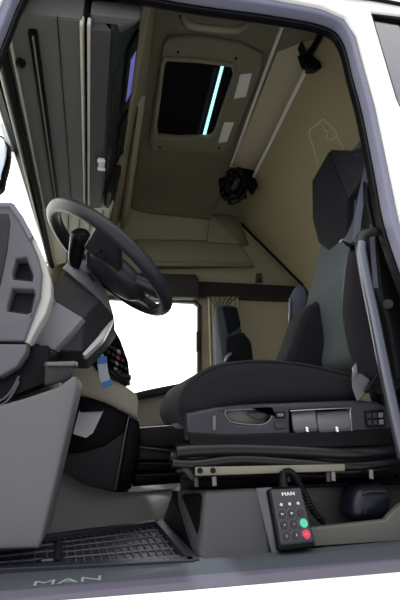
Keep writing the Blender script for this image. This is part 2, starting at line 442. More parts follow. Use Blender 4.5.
for yy in (.72, .94):
    tube('dial', [F3(yy, .20, .01), F3(yy, .20, .026)], .014, CHAR, r2, smoothn=0)
for i in range(5): facebox('key', .76 + .03 * i, .78 + .03 * i, .165, .18, .0135, DGREY, r2, bevel=.001)
# translucent clip lamp under the console
cl = Thing('clip_lamp', 'small pale translucent clip lamp fixed under the overhead console', 'lamp', tuple(PZ(101, 164, 1.46)))
lo = PZ(101.5, 164, 1.462)
box('lens', lo, (.030, .085, .012), mat('clear_lens', (.7, .7, .66), .15), cl, bevel=.005)
box('clip', lo + np.array((0, -.030, -.006)), (.036, .018, .012), WHITEP, cl, bevel=.004)
box('clip', lo + np.array((0, .032, -.006)), (.036, .018, .012), WHITEP, cl, bevel=.004)
# round turn-knob on the near end of the underside
kn = Thing('turn_knob', 'small round black turn knob on the underside of the overhead console near the windscreen', 'knob', tuple(PZ(21, 63, 1.425)))
kp = PZ(21, 62, 1.424)
tube('base', [kp, kp + np.array((0, 0, -.008))], .016, BLACK, kn, smoothn=0)
box('grip', kp + np.array((0, 0, -.012)), (.007, .026, .012), BLACK, kn, bevel=.002)

# ================================================================== ROOF HATCH
ZC = 2.19
rh = Thing('roof_hatch', 'rounded beige roof hatch surround with a dark glazed sunroof', 'roof hatch', (.4, 1.1, ZC))
def ceilplate(name, px, z, th, m, parent, holes=(), curved=0, bevel=.006):
    o = [PZ(a, b, z) for a, b in px]; hs = [[PZ(a, b, z) for a, b in h] for h in holes]
    if curved: o = cr(o, curved, True); hs = [cr(h, curved, True) for h in hs]
    w = lambda L: [(p[0], 0, p[1]) for p in L]
    c = bpy.data.curves.new('c', 'CURVE'); c.dimensions = '2D'; c.fill_mode = 'BOTH'
    h = th / 2; bv = min(bevel, h * .9); c.extrude = h - bv; c.bevel_depth = bv; c.bevel_resolution = 2; c.offset = -bv
    for loop in [o] + hs:
        s = c.splines.new('POLY'); s.points.add(len(loop) - 1); s.use_cyclic_u = True
        for p, q in zip(s.points, loop): p.co = (q[0], q[1], 0, 1)
    me = curve_mesh(c); me.transform(Matrix.Translation((0, 0, z + h)))
    bm = bmesh.new(); bm.from_mesh(me); bmesh.ops.remove_doubles(bm, verts=bm.verts, dist=1e-5)
    bmesh.ops.recalc_face_normals(bm, faces=bm.faces); bm.to_mesh(me); bm.free()
    return finish(name, me, m, parent, 40)
HO = [(167, 62), (200, 64), (231, 68), (233, 76), (214, 133), (210, 137), (180, 138), (158, 136), (157, 128), (165, 66)]
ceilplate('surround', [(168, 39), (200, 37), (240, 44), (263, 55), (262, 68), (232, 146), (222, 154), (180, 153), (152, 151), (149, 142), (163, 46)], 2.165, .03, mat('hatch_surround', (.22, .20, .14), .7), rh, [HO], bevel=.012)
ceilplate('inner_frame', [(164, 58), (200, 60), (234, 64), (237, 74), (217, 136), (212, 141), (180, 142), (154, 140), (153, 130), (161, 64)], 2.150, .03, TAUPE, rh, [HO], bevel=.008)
ceilplate('sunblind', HO, 2.185, .008, mat('sunblind_black', (.006, .006, .007), .8, spec=.1), rh, bevel=.002)
ceilplate('blind_edge', [(214, 68), (217, 68), (200, 134), (197, 134)], 2.176, .008, DGREY, rh, bevel=.002)
ceilplate('sky_gap_glow', [(221, 66), (224, 66), (206, 134.5), (203, 134.5)], 2.172, .006, mat('sky_gap_cyan', (.45, .95, 1.0), .4, emit=.9), rh, bevel=.001)  # glowing strip added for the sky showing past the sunblind
for q in [(178, 52), (236, 58), (160, 147), (219, 148)]:
    c = PZ(*q, 2.163); tube('screw', [c, c + np.array((0, 0, -.006))], .007, BLACK, rh, smoothn=0)
for nm, px in [('near', [(240, 75), (252, 74), (246, 97), (234, 99)]), ('far', [(224, 123), (234, 123), (227, 142), (218, 143)])]:
    c = np.mean([PZ(a, b, 2.16) for a, b in px], axis=0)
    t = Thing('reading_lamp', 'oblong frosted roof lamp beside the hatch, ' + ('the one closer to the door opening' if nm == 'near' else 'the one farther from the door opening'), 'lamp', tuple(c), group='frosted lamps beside the roof hatch')
    ceilplate('bezel', [(np.mean([q[0] for q in px]) + (a - np.mean([q[0] for q in px])) * 1.12, np.mean([q[1] for q in px]) + (b - np.mean([q[1] for q in px])) * 1.12) for a, b in px], 2.158, .012, BEIGED, t, bevel=.004)
    ceilplate('lens', px, 2.153, .012, LENS, t, bevel=.004)
# roof grab handle over the door
gh = Thing('roof_grip', 'curved beige grab grip moulded in the roof just inside the door', 'grab handle', tuple(P(218, 22, .27)))
tube('bar', [P(x, y, .27) for x, y in [(184, 17), (190, 25), (205, 28), (235, 30), (246, 25)]], .014, TAUPE, gh)
tube('recess_rim', [P(x, y, .33) for x, y in [(180, 16), (186, 26), (205, 30), (236, 31), (248, 23)]], .006, DTAUPE, gh)

# ================================================================== UPPER BUNK
BZ = 2.12
bA, bB = PZ(308, 66, BZ), PZ(252, 180, BZ)
bdir = (bB - bA) / np.linalg.norm(bB - bA)
bC = P(305, 284, bB[1] + .12)
bn = np.cross(bdir, bC - bA); bn /= np.linalg.norm(bn)
if bn[0] > 0: bn = -bn
def BP(x, y): return PP(x, y, bA, bn)
ub = Thing('upper_bunk', 'large beige upper bunk folded up at a slant behind the seat', 'bunk', tuple((bA + bC) / 2))
near_top = bA - bdir * .38
dn = np.cross(bdir, bn); dn = dn if dn[2] < 0 else -dn
poly = [near_top, BP(253, 178), BP(236, 213), BP(241, 222), BP(303, 284)]
far_low = poly[-1]
L = np.dot(far_low - near_top, dn)
poly += [far_low + dn * .10, near_top + dn * (L + .10)]
solid('underside', poly, tuple(-bn * .07), BUNK, ub, bevel=.006)
tube('edge_gap_shade', [p + bn * .003 for p in (BP(236, 213), BP(241, 223), BP(272, 254), BP(303, 285))], .010, BLACK, ub, smoothn=2)  # black tube stands for the dark gap between bunk end and wall
tube('front_rail', [bA - bdir * .02, bB], .013, ALU, ub, smoothn=0)
# faint lion emblem sewn on the bunk
def bl(pts): return cr([BP(x, y) + bn * .002 for x, y in pts], 5)
EM = mat('emblem_thread', (.62, .53, .34), .7)
for i, pts in enumerate([[(318, 163), (314, 148), (310, 135), (311, 129), (317, 125), (321, 121), (324, 119), (327, 122)],
              [(327, 122), (333, 127), (337, 132), (337, 136), (332, 140), (328, 138), (329, 133)],
              [(325, 125), (326, 130), (330, 131)],
              [(337, 136), (341, 143), (345, 149)]]):
    tube('emblem_line', bl(pts), .0055, EM, ub, smoothn=0, res=2)
# slim roof rod
rod = Thing('curtain_rod', 'thin pale metal curtain rod crossing the roof beside the hatch', 'curtain rod', tuple(PZ(256, 100, 2.17)))
tube('rod', [PZ(282, 27, 2.17), PZ(256, 97, 2.17), PZ(231, 166, 2.17)], .010, ALU, rod, smoothn=0)
for q in [(280.5, 31), (256, 97), (231.5, 164)]:
    c = PZ(*q, 2.17); tube('bracket', [c + np.array((0, 0, -.004)), c + np.array((0, 0, .04))], .010, TAUPE, rod, smoothn=0)
# headliner strip between rod and bunk
cs = solid('trim_6', [PZ(290, 20, 2.19), PZ(226, 180, 2.19), PZ(252, 188, 2.17), PZ(322, 40, 2.17)], (0, 0, .02), BEIGE, None, bevel=0); struct(cs)
# near strap holding the bunk
st = Thing('bunk_strap', 'black forked strap and buckle holding the near corner of the upper bunk', 'strap', tuple(BP(312, 55)))
def ribbon(name, pts, w, th, m, parent, side=None, n=6):
    p = cr(pts, n); bm = bmesh.new(); rows = []
    for i, q in enumerate(p):
        t = p[min(i + 1, len(p) - 1)] - p[max(i - 1, 0)]; t /= np.linalg.norm(t)
        s = np.array(side, float) if side is not None else np.cross(t, q - CAMP)
        s = s - t * np.dot(s, t); s /= np.linalg.norm(s); nn = np.cross(t, s)
        rows.append([bm.verts.new(tuple(q + s * a * w / 2 + nn * b * th / 2)) for a, b in ((-1, -1), (1, -1), (1, 1), (-1, 1))])
    for a, b in zip(rows, rows[1:]):
        for j in range(4): bm.faces.new((a[j], a[(j + 1) % 4], b[(j + 1) % 4], b[j]))
    bm.faces.new(rows[0]); bm.faces.new(rows[-1][::-1])
    return finish(name, bm_mesh(bm), m, parent, 50)
off = bn * .03
ex = dn
ribbon('strap_arm', [BP(299, 27) + off, BP(303, 40) + off, BP(309, 56) + off], .045, .006, RUBBER, st, side=bdir * .3 + dn)
ribbon('strap_arm', [BP(327, 30) + off, BP(320, 43) + off, BP(311, 56) + off], .032, .006, RUBBER, st, side=bdir * .3 + dn)
hull('buckle', [BP(x, y) + bn * d for x, y in [(304, 54), (311, 51), (322, 61), (324, 67), (318, 72), (308, 66)] for d in (.012, .05)], BLACK, st, bevel=.006)
hull('latch', [BP(x, y) + bn * d for x, y in [(314, 63), (322, 66), (321, 71), (314, 71)] for d in (.045, .062)], DGREY, st, bevel=.004)
# far bundle of straps
sb = Thing('strap_bundle', 'tangled bundle of black straps hanging at the far end of the upper bunk', 'straps', tuple(P(235, 182, bB[1] - .05)))
Yb = bB[1] - .05
rg = random.Random(3)
for k in range(13):
    cx, cy = 234 + rg.uniform(-5, 5), 184 + rg.uniform(-4, 8)
    a0 = rg.uniform(.5, 1.1); pts = []
    for j in range(9):
        t = j / 8 * 2 * math.pi
        rx, ry = rg.uniform(6, 13), rg.uniform(9, 19)
        x = cx + rx * math.cos(t) * math.cos(a0) - ry * math.sin(t) * math.sin(a0) * .5
        y = cy + rx * math.cos(t) * .5 + ry * math.sin(t) * .7
        pts.append(P(x, y, Yb + rg.uniform(-.06, .06)))
    tube('strap_loop', pts, .011, RUBBER, sb, closed=True, smoothn=4, res=2)
hull('bracket', [P(x, y, Yb + d) for x, y in [(240, 150), (250, 157), (252, 176), (258, 186), (252, 196), (246, 186), (236, 172)] for d in (.0, .05)], BLACK, sb, bevel=.006)
tube('cord_end', [P(x, y, Yb) for x, y in [(224, 192), (219, 198), (216, 204), (214, 207)]], .008, DTAUPE, sb)
ball('cord_knob', P(214, 208, Yb), (.014, .014, .016), DTAUPE, sb)

# ================================================================== FAR SIDE WALL FURNITURE
YW = 2.02
sc_ = Thing('side_locker', 'long beige side locker ledge over the passenger window', 'locker', tuple(P(195, 255, YW)))
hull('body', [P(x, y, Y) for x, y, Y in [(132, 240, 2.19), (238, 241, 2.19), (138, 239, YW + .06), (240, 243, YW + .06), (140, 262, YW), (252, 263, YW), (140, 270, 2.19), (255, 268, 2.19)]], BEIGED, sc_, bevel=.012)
hull('lip', [P(x, y, Y) for x, y, Y in [(140, 261, YW - .02), (252, 262, YW - .02), (140, 266, YW - .02), (253, 266, YW - .02), (140, 261, YW + .08), (252, 262, YW + .08), (140, 267, YW + .08), (253, 267, YW + .08)]], TAUPE, sc_, bevel=.006)
hull('end_cheek', [P(x, y, Y) for x, y, Y in [(212, 214, 2.17), (238, 214, 2.17), (208, 242, 2.17), (206, 242, 2.04), (211, 216, 2.06), (240, 244, 2.04), (250, 246, 2.17)]], BEIGED, sc_, bevel=.01)
ct = Thing('curtain_track', 'dark charcoal curtain track band along the wall over the passenger window', 'curtain track', tuple(P(220, 287, 2.12)))
plate('band', [(120, 281), (198, 281), (262, 284), (312, 287), (312, 301), (262, 299), (198, 296), (120, 297)], 2.12, .07, mat('track_charcoal', (.030, .028, .026), .6), ct, bevel=.008)
plate('front_box', [(120, 272), (196, 274), (199, 278), (199, 296), (196, 297), (120, 296)], 2.04, .10, mat('track_grey', (.055, .052, .048), .55), ct, bevel=.012)
# bunched curtain: every fold is a narrow vertical tube
cu = Thing('bunched_curtain', 'beige curtain gathered in folds under the charcoal track beside the passenger seat', 'curtain', tuple(P(225, 310, 2.1)))
CURT = mat('curtain_beige', (.56, .51, .38), .9, bump=.2, scale=300)
rows = []
for j in range(7):
    r = []
    for i in range(33):
        u = i / 32
        x = 206 + 33 * u + (1 - j / 6) * 0 + (j / 6) * (u - .5) * -6
        y = 296 + j * 13
        r.append(P(x, y, 2.09 + .018 * math.sin(i * 1.6) * (1 - .4 * j / 6)))
    rows.append(r)
grid('folds', rows, CURT, cu, thick=.004, sub=1)
for k in range(6): tube('tie_cord', [P(208 + k * 6, 296, 2.06), P(215 + k * 2.5, 306, 2.05), P(218 + k * 1.6, 316, 2.06)], .004, BLACK if k > 3 else DTAUPE, cu, res=2)
ch = Thing('coat_hook', 'small brown coat hook on the beige wall above the dark curtain track', 'hook', tuple(P(259, 279, 2.18)))
plate('back_plate', [(257, 273), (262, 273), (263, 282), (256, 282)], 2.17, .03, DTAUPE, ch, bevel=.006)
tube('peg', [P(259.5, 279, 2.17), P(259.5, 281, 2.13), P(259.5, 278, 2.11)], .008, DTAUPE, ch)

# ================================================================== PASSENGER SEAT
ps = Thing('passenger_seat', 'dark blue grey passenger seat standing by the far door', 'seat', tuple(P(232, 360, 1.6)))
PSY = 1.5
hull('backrest', [P(x, y, Y) for x, y, Y in [(215, 306, PSY), (236, 306, PSY), (218, 304, PSY + .3), (240, 325, PSY), (246, 345, PSY), (249, 362, PSY), (212, 330, PSY + .3), (214, 362, PSY + .35), (216, 390, PSY + .3), (250, 390, PSY), (224, 370, PSY)]], SEATG, ps, bevel=.018, seg=3)
hull('side_bolster', [P(x, y, Y) for x, y, Y in [(226, 337, PSY - .03), (243, 332, PSY - .03), (251, 342, PSY - .03), (254, 366, PSY - .03), (226, 366, PSY - .03), (226, 337, PSY + .1), (243, 332, PSY + .1), (251, 342, PSY + .1), (254, 366, PSY + .1), (226, 366, PSY + .1)]], SEATN, ps, bevel=.016, seg=3)
hull('headrest_side', [P(x, y, Y) for x, y, Y in [(222, 306, PSY - .015), (237, 307, PSY - .015), (241, 326, PSY - .015), (228, 335, PSY - .015), (222, 306, PSY + .05), (237, 307, PSY + .05), (241, 326, PSY + .05), (228, 335, PSY + .05)]], SEATN, ps, bevel=.01)
tube('release_lever', [P(225, 362, PSY - .05), P(228, 356, PSY - .05), P(231, 353, PSY - .05)], .010, STEEL, ps)
hull('cushion', [P(x, y, Y) for x, y, Y in [(206, 392, PSY), (256, 384, PSY), (206, 412, PSY), (256, 412, PSY), (204, 395, PSY + .4), (246, 388, PSY + .4), (204, 412, PSY + .4), (246, 412, PSY + .4)]], SEATD, ps, bevel=.02)
hull('pedestal', [P(x, y, Y) for x, y, Y in [(206, 410, PSY + .05), (256, 410, PSY + .05), (204, 410, PSY + .35), (246, 410, PSY + .35)]] + [(P(x, 410, Y)[0], Y, -.02) for x, Y in [(206, PSY + .05), (256, PSY + .05), (204, PSY + .35), (246, PSY + .35)]], BLACK, ps, bevel=.01)

# ================================================================== DASHBOARD
da = Thing('dashboard', 'grey dashboard seen from its door end with two cup recesses and pale edge trim', 'dashboard', tuple(P(20, 300, .2)))
EY = .13
h1 = [(16, 258), (26, 257), (33, 275), (32, 281), (13, 279), (12, 272)]
h2 = [(12, 288), (33, 289), (35, 294), (31, 312), (27, 314), (7, 311), (7, 305)]
end_out = [(-60, 208), (-20, 204), (2, 203), (12, 206), (20, 219), (30, 240), (38, 258), (42, 274), (40, 298), (32, 320), (24, 341), (-60, 340)]
plate('end_panel', end_out, EY, .05, LGREY, da, [h1, h2], bevel=.006)
def cup(px, name):
    a = [P(x, y, EY + .01) for x, y in px]; c = np.mean(a, axis=0)
    bm = bmesh.new()
    r0 = [bm.verts.new(tuple(c + (p - c) * 1.03)) for p in a]
    r1 = [bm.verts.new(tuple(c + (p - c) * .96 + np.array((0, .09, .004)))) for p in a]
    n = len(a)
    for i in range(n): bm.faces.new((r0[i], r0[(i + 1) % n], r1[(i + 1) % n], r1[i]))
    bm.faces.new(r1)
    p = finish(name, bm_mesh(bm), DGREY, da, 40)
    md = p.o.modifiers.new('t', 'SOLIDIFY'); md.thickness = .003
    return p
cup(h1, 'cup_recess'); cup(h2, 'cup_recess')
tr_out = [(9, 203), (14, 203), (25, 220), (36, 240), (46, 262), (51, 281), (51, 296), (46, 313), (36, 330), (29, 344), (24, 342), (32, 321), (40, 298), (42, 274), (38, 258), (30, 240), (20, 219)]
plate('edge_trim', tr_out, EY + .012, .06, mat('edge_trim_pale', (.42, .41, .385), .5), da, bevel=.004)
plate('edge_trim_upper', [(-30, 202), (12, 202), (23, 216), (33, 236), (29, 240), (19, 221), (9, 207), (-30, 206)], EY - .004, .06, mat('lavender_trim', (.17, .17, .21), .45), da, bevel=.004)
plate('defrost_cheek', [(-60, 214), (8, 213), (10, 222), (7, 250), (0, 285), (-60, 300)], EY - .006, .02, DGREY, da, bevel=.006)
# body running across the cab behind the end panel
prism('dash_body', [P(x, y, .2) for x, y in [(-120, 235), (-20, 215), (10, 212), (28, 240), (38, 268), (39, 300), (28, 340), (-10, 420), (-120, 420)]], .19, 2.1, DGREY, da, bevel=.01)
plate('lower_end_panel', [(-60, 343), (27, 344), (26, 352), (17, 366), (0, 376), (-60, 384)], EY, .06, LGREY, da, bevel=.005)
plate('shaded_cheek', [(-60, 372), (0, 377), (16, 368), (27, 345), (48, 345), (50, 382), (-60, 425)], EY + .045, .06, BLACK, da, bevel=.005)  # black backing for the panel gap and the shade under the ledge
for r, w in ((0, 0), (5, 1)):
    tube('cheek_bead', [P(x, y, EY + .035) for x, y in [(-4, 403 + r), (6, 397 + r), (13, 388 + r), (19, 376 + r)]], .003, LGREY, da, res=2)
# door-side ledge
le = Thing('dash_ledge', 'dark open shelf ledge jutting from the dashboard above the grey kick panel', 'shelf', tuple(P(60, 372, .2)))
hull('top_plate', [P(x, y, Y) for x, y, Y in [(46, 362, .10), (76, 361, .10), (46, 366, .10), (75, 366, .10), (40, 362, .34), (78, 362, .34), (40, 368, .34), (78, 368, .34)]], MGREY, le, bevel=.004)
hull('front_lip', [P(x, y, Y) for x, y, Y in [(45, 365, .108), (75, 365, .108), (70, 380, .115), (44, 386, .115), (45, 365, .15), (75, 365, .15), (70, 380, .15), (44, 386, .15)]], CHAR, le, bevel=.004)
# kick panel in the foreground
kp_ = Thing('kick_panel', 'large plain grey kick panel at the door side below the dashboard', 'panel', tuple(P(20, 545, .12)))
plate('board', [(-70, 424), (-10, 408), (22, 399), (58, 387), (73, 376), (77, 377), (78, 384), (42, 540), (38, 549), (-70, 552)], .10, .16, MGREY, kp_, bevel=.008)  # top edge follows the border of the ledge's shade
plate('rear_flange', [(50, 392), (66, 390), (38, 520), (34, 540), (20, 540)], .26, .10, CHAR, kp_, bevel=.01)
# steering column cowl
sc2 = Thing('steering_cowl', 'faceted dark grey cowl around the steering column', 'steering column cowl', tuple(P(85, 310, .45)))
V = dict(a=P(51, 291, .36), b=P(64, 272, .36), c=P(73, 262, .46), d=P(88, 264, .50), e=P(108, 296, .48), f=P(114, 317, .42), g=P(99, 300, .36), h=P(84, 317, .33), i=P(56, 301, .33), j=P(100, 335, .42), k=P(82, 352, .36), l=P(54, 350, .30))
bck = [V[q] + np.array((.0, .22, -.02)) for q in 'acefkl']
bm = bmesh.new()
vv = {q: bm.verts.new(tuple(p)) for q, p in V.items()}
for fc in ['abghi', 'bcdegg', 'hgfjk', 'ihkl', 'gef']:
    fs = []
    for q in fc:
        if vv[q] not in fs: fs.append(vv[q])
    bm.faces.new(fs)
ring = [vv[q] for q in 'abcdefjkli']; bk = [bm.verts.new(v.co + Vector((.01, .24, -.02))) for v in ring]
for i in range(len(ring)): bm.faces.new((ring[i], bk[i], bk[(i + 1) % len(ring)], ring[(i + 1) % len(ring)]))
bm.faces.new(bk)
bmesh.ops.recalc_face_normals(bm, faces=bm.faces)
bmesh.ops.bevel(bm, geom=bm.edges[:], offset=.003, segments=2, affect='EDGES', clamp_overlap=True)
finish('shell', bm_mesh(bm), mat('cowl_grey', (.026, .026, .028), .5, bump=.2, scale=700), sc2, 30)
solid('knee_pad', [P(56, 302, .315), P(83, 318, .305), P(54, 350, .28), P(33, 343, .28), P(40, 322, .29)], (.01, .05, 0), mat('knee_pad_grey', (.23, .225, .25), .5, bump=.2, scale=700), sc2, bevel=.004)
solid('lit_edge', [P(112, 309, .44), P(114, 318, .43), P(104, 338, .40), P(85, 356, .36), P(82, 354, .36), P(99, 335, .40)], (.0, .06, -.004), mat('lit_edge_pale', (.60, .62, .62), .35), sc2, bevel=.003)  # pale strip paints the cowl edge lit by the far window
solid('top_cover', [V[q] + np.array((-.004, -.016, .008)) for q in 'bcdefg'], (.004, .03, -.006), mat('cowl_top_lit_grey', (.27, .27, .30), .45, bump=.2, scale=700), sc2, bevel=.003)  # dashboard grey made paler to carry the light from above
sw = solid('rocker_switch', [P(96, 283, .465), P(100, 283, .47), P(107, 295, .455), P(103, 298, .445)], (0, .03, -.01), BLACK, sc2, bevel=.002)
for q in [(99.2, 287), (103.5, 293)]:
    ball('switch_mark', P(*q, .45), (.003, .003, .003), LGREY, sw)
tube('switch_ring', [P(75, 272, .435), P(74.6, 270, .433)], .020, DGREY, sc2, smoothn=0)
# indicator stalk
stk = Thing('indicator_stalk', 'black bulbous indicator stalk standing on the steering column cowl', 'stalk', tuple(P(75, 272, .43)))
tube('boot', [P(76, 274, .425), P(75.5, 270, .42), P(75, 268, .415)], .015, BLACK, stk, smoothn=2, radii=[1.15, 1, .7])
tube('grip', [P(75, 270, .415), P(75.5, 260, .39), P(77, 249, .365), P(80, 239, .345), P(80.5, 233, .335), P(80.5, 231, .33)], .0235, BLACK, stk, smoothn=6, radii=[.5, .95, 1.1, 1.4, 1.3, .8])
ball('button', P(85, 237, .325), (.007, .006, .004), DGREY, stk)

# ================================================================== STEERING WHEEL
WC = np.array((-.030, .38, .803)); WT = .641; WR = .240
wn = np.array((math.sin(WT), 0, math.cos(WT))); wu = np.array((math.cos(WT), 0, -math.sin(WT))); wv = np.array((0, 1., 0))
# wu points down towards the driver, wv across to the passenger side
sw_ = Thing('steering_wheel', 'dark leather steering wheel tilted above the column', 'steering wheel', tuple(WC))
def WP(a, r, h=0): return WC + (wu * math.cos(a) + wv * math.sin(a)) * r + wn * h
tube('rim', [WP(2 * math.pi * i / 64, WR - .002) for i in range(64)], .0225, WHEELM, sw_, closed=True, smoothn=0, res=6)
bm = bmesh.new(); bmesh.ops.create_uvsphere(bm, u_segments=28, v_segments=14, radius=1)
mt = Matrix(((wu[0], wv[0], wn[0], WC[0] + wu[0] * .045 - wn[0] * .02), (wu[1], wv[1], wn[1], WC[1]), (wu[2], wv[2], wn[2], WC[2] + wu[2] * .045 - wn[2] * .02), (0, 0, 0, 1)))
for v in bm.verts: v.co = Vector((v.co.x * .120, v.co.y * .100, max(-.7, min(.6, v.co.z)) * .055))
bm.transform(mt); finish('hub', bm_mesh(bm), WHEELM, sw_, 50)
def spoke(name, a0, a1, r0, r1, w0, w1, h0=-.03, h1=0, th=.022):
    pts = []
    for a, r, w, h in ((a0, r0, w0, h0), (a1, r1, w1, h1)):
        c = WP(a, r, h); t = -wu * math.sin(a) + wv * math.cos(a)
        for s in (-1, 1):
            for k in (-1, 1): pts.append(c + t * s * w / 2 + wn * k * th / 2)
    return hull(name, pts, WHEELM, sw_, bevel=.008, seg=3)
PI = math.pi
spoke('spoke', -PI / 2, -PI / 2, .07, WR, .15, .075)
spoke('spoke', PI / 2, PI / 2, .07, WR, .15, .075)
spoke('spoke', -.42, -.36, .07, WR, .055, .05)
spoke('spoke', .42, .36, .07, WR, .055, .05)
spoke('spoke_bridge', 0, 0, .07, .165, .15, .15, th=.04)
# buttons on the near spoke back and the column under the hub
for q in [(.100, -.02), (.115, .012), (.135, -.008)]:
    c = WC - wv * q[0] + wu * q[1] - wn * .035
    ball('spoke_button', c, (.006, .006, .006), BLACK, sw_)

# ================================================================== CENTRE CONSOLE
cc = Thing('centre_console', 'beige lower dashboard with a dark button console facing the driver', 'console', tuple(P(105, 400, .9)))
plate('lower_trim', [(58, 352), (84, 350), (100, 372), (126, 386), (137, 394), (139, 402), (138, 420), (129, 415), (106, 403), (88, 397), (62, 392)], .82, .35, mat('lower_dash_beige', (.52, .47, .36), .6, bump=.12, scale=350), cc, bevel=.02)
solid('button_bank', [P(97, 342, .84), P(103, 330, .90), P(113, 326, .98), P(121, 340, .98), P(129, 362, .95), P(131, 384, .92), P(122, 389, .85), P(104, 377, .80), P(92, 362, .80)], (-.05, .22, 0), BLACK, cc, bevel=.01)
RED = mat('red_key', (.5, .05, .03), .4)
KEYL = mat('key_silver', (.35, .36, .38), .35)
for r in range(5):
    for k in range(4):
        x = 103 + r * 4.2 + k * 4.6 - r * .6; y = 341 + r * 8.5 + k * 2.6
        if x > 128: continue
        Y = .83 + .008 * k + .006 * r
        a = [P(x, y, Y), P(x + 3.6, y + 1.6, Y), P(x + 4.0, y + 5.2, Y), P(x + .6, y + 3.8, Y)]
        solid('console_key', a, (-.004, .05, 0), RED if (r, k) == (1, 2) else (KEYL if (r + k) % 3 == 0 else DGREY), cc, bevel=.002)
for i, r in enumerate((0, 5, 9)):
    tube('console_rib', [P(104 + r * 1.2, 372 + r * .8 - r, .79), P(114 + r * 1.1, 379 - r * .2, .80), P(128 + r * .2, 383 - r * .8, .86)], .006, DGREY, cc, res=2)
plate('centre_cover', [(36, 452), (64, 393), (88, 396), (106, 402), (129, 414), (138, 419), (140, 432), (128, 492), (112, 492), (60, 480)], .875, .5, mat('cover_grey', (.045, .045, .047), .55), cc, bevel=.006)
plate('overhang_shade', [(60, 393), (88, 397), (106, 403), (128, 415), (124, 432), (104, 446), (84, 452), (56, 456), (52, 430)], .862, .03, BLACK, cc, bevel=.006)  # black plate stands for the shade under the beige overhang
plate('side_cover', [(130, 417), (139, 421), (141, 436), (131, 489), (117, 492)], .86, .03, BLACK, cc, bevel=.006)
tube('chrome_edge', [P(139, 421, .853), P(129, 416, .853), P(126, 430, .853), P(122, 452, .853), P(115, 490, .853)], .0035, STEEL, cc, smoothn=0, res=2)
flp = Thing('paper_sheet', 'pale sheet of paper tucked in the dark cover under the dashboard', 'paper', tuple(P(88, 424, .84)))
solid('sheet', [P(79, 411, .86), P(104, 410, .86), P(93, 433, .80), P(86, 438, .79), P(73, 434, .80)], (0, .006, .004), WHITEP, flp, bevel=.001)
plate('holder', [(82, 403), (100, 407), (104, 411), (80, 412)], .845, .03, BLACK, flp, bevel=.004)
# key with tag
kt = Thing('key_tag', 'blue and white paper tag hanging from the ignition key', 'key tag', tuple(P(104, 362, .70)))
tube('key_ring', [P(103 + 3.2 * math.cos(t), 338 + 4 * math.sin(t), .70) for t in np.linspace(0, 2 * PI, 13)[:-1]], .0022, STEEL, kt, closed=True, res=2)
box('key_head', P(104, 333, .71), (.022, .012, .03), BLACK, kt)
ribbon('loop', [P(103, 341, .70), P(101.5, 350, .695), P(102, 359, .69)], .012, .002, mat('tag_white', (.75, .78, .82), .5), kt)
ribbon('tag', [P(102, 357, .69), P(102.5, 366, .685), P(104.5, 377, .68), P(107.5, 385, .68)], .036, .003, mat('tag_white', (.75, .78, .82), .5), kt)
ribbon('tag_band', [P(102, 356.5, .686), P(102.2, 360, .684), P(102.5, 363.5, .682)], .037, .0034, mat('tag_blue', (.12, .32, .72), .5), kt)
ribbon('tag_band', [P(106, 381, .676), P(107, 384, .676), P(108, 387, .676)], .037, .0034, mat('tag_blue', (.12, .32, .72), .5), kt)

# ================================================================== FLOOR: tunnel carpet, mat
def zpt(x, y, z): return PZ(x, y, z)
r0 = [(-10, 552), (20, 544), (50, 537), (85, 531.5), (125, 527), (160, 522.5), (172, 519)]
r1 = [(-10, 512), (20, 508), (46, 512), (85, 520), (125, 518), (160, 513), (174, 510)]
r2 = [(-10, 480), (20, 476), (46, 486), (85, 505), (125, 504), (160, 498), (175, 495)]
r3 = [(-10, 450), (20, 452), (44, 468), (80, 496), (125, 497.5), (160, 493), (176, 491)]
r4 = [(-10, 420), (20, 432), (44, 450), (78, 488), (125, 494), (160, 490), (178, 488)]
rows = [[PZ(x, y, -.022) for x, y in r0]]
ybase = [p[1] for p in rows[0]]
for r, dy in ((r1, .022), (r2, .055), (r3, .12), (r4, .42)):
    rows.append([P(x, y, yb + dy * (1 if k > 2 else 1.3)) for k, ((x, y), yb) in enumerate(zip(r, ybase))])
tn = grid('engine_tunnel', rows, CARPET, None, thick=.008, sub=2)
tag(tn, 'rounded grey carpeted engine tunnel rising behind the rubber mat', 'engine tunnel')
fm = Thing('floor_mat', 'black ribbed rubber floor mat in the footwell', 'floor mat', tuple(PZ(100, 555, -.02)))
mz = -.012
A, B, C, D = PZ(-60, 578, mz), PZ(194, 566.5, mz), PZ(158, 524.5, mz), PZ(-60, 560, mz)
D = PZ(20, 545, mz)
def bil(u, v): return (A * (1 - u) + B * u) * (1 - v) + (PZ(-50, 554, mz) * (1 - u) + C * u) * v
hull('base', [bil(u, v) + np.array((0, 0, d)) for u in (0, 1) for v in (0, 1) for d in (-.012, 0)], MATRUB, fm, bevel=.002)
RIB = mat('rib_rubber_sheen', (.10, .10, .125), .5, bump=.1, scale=600)  # ribs coloured paler and bluer than the mat for their reflections
def rib(name, a, b, w=.004, h=.005, m=None):
    d = b - a; Lg = np.linalg.norm(d); rt = Vector((1, 0, 0)).rotation_difference(Vector(d)).to_matrix()
    return box(name, (a + b) / 2 + np.array((0, 0, h / 2)), (Lg, w, h), m or RIB, fm, rot=rt, bevel=.0012, seg=1)
for e in ((bil(0, .02), bil(1, .02)), (bil(1, .0), bil(1, 1)), (bil(0, .98), bil(1, .98))):
    rib('rim', e[0], e[1], .026, .014, MATRUB)
for k in range(1, 17): rib('rib', bil(.45 + .54 * (k - 1) / 15.0 * 1.0, .06), bil(.45 + .54 * (k - 1) / 15.0, .95), .0026, .0045)
for k in range(1, 6): rib('rib', bil(.47, .16 * k + .02), bil(.98, .16 * k + .02), .003, .0035)
rib('divider', bil(.44, .05), bil(.46, .95), .014, .007, MATRUB)
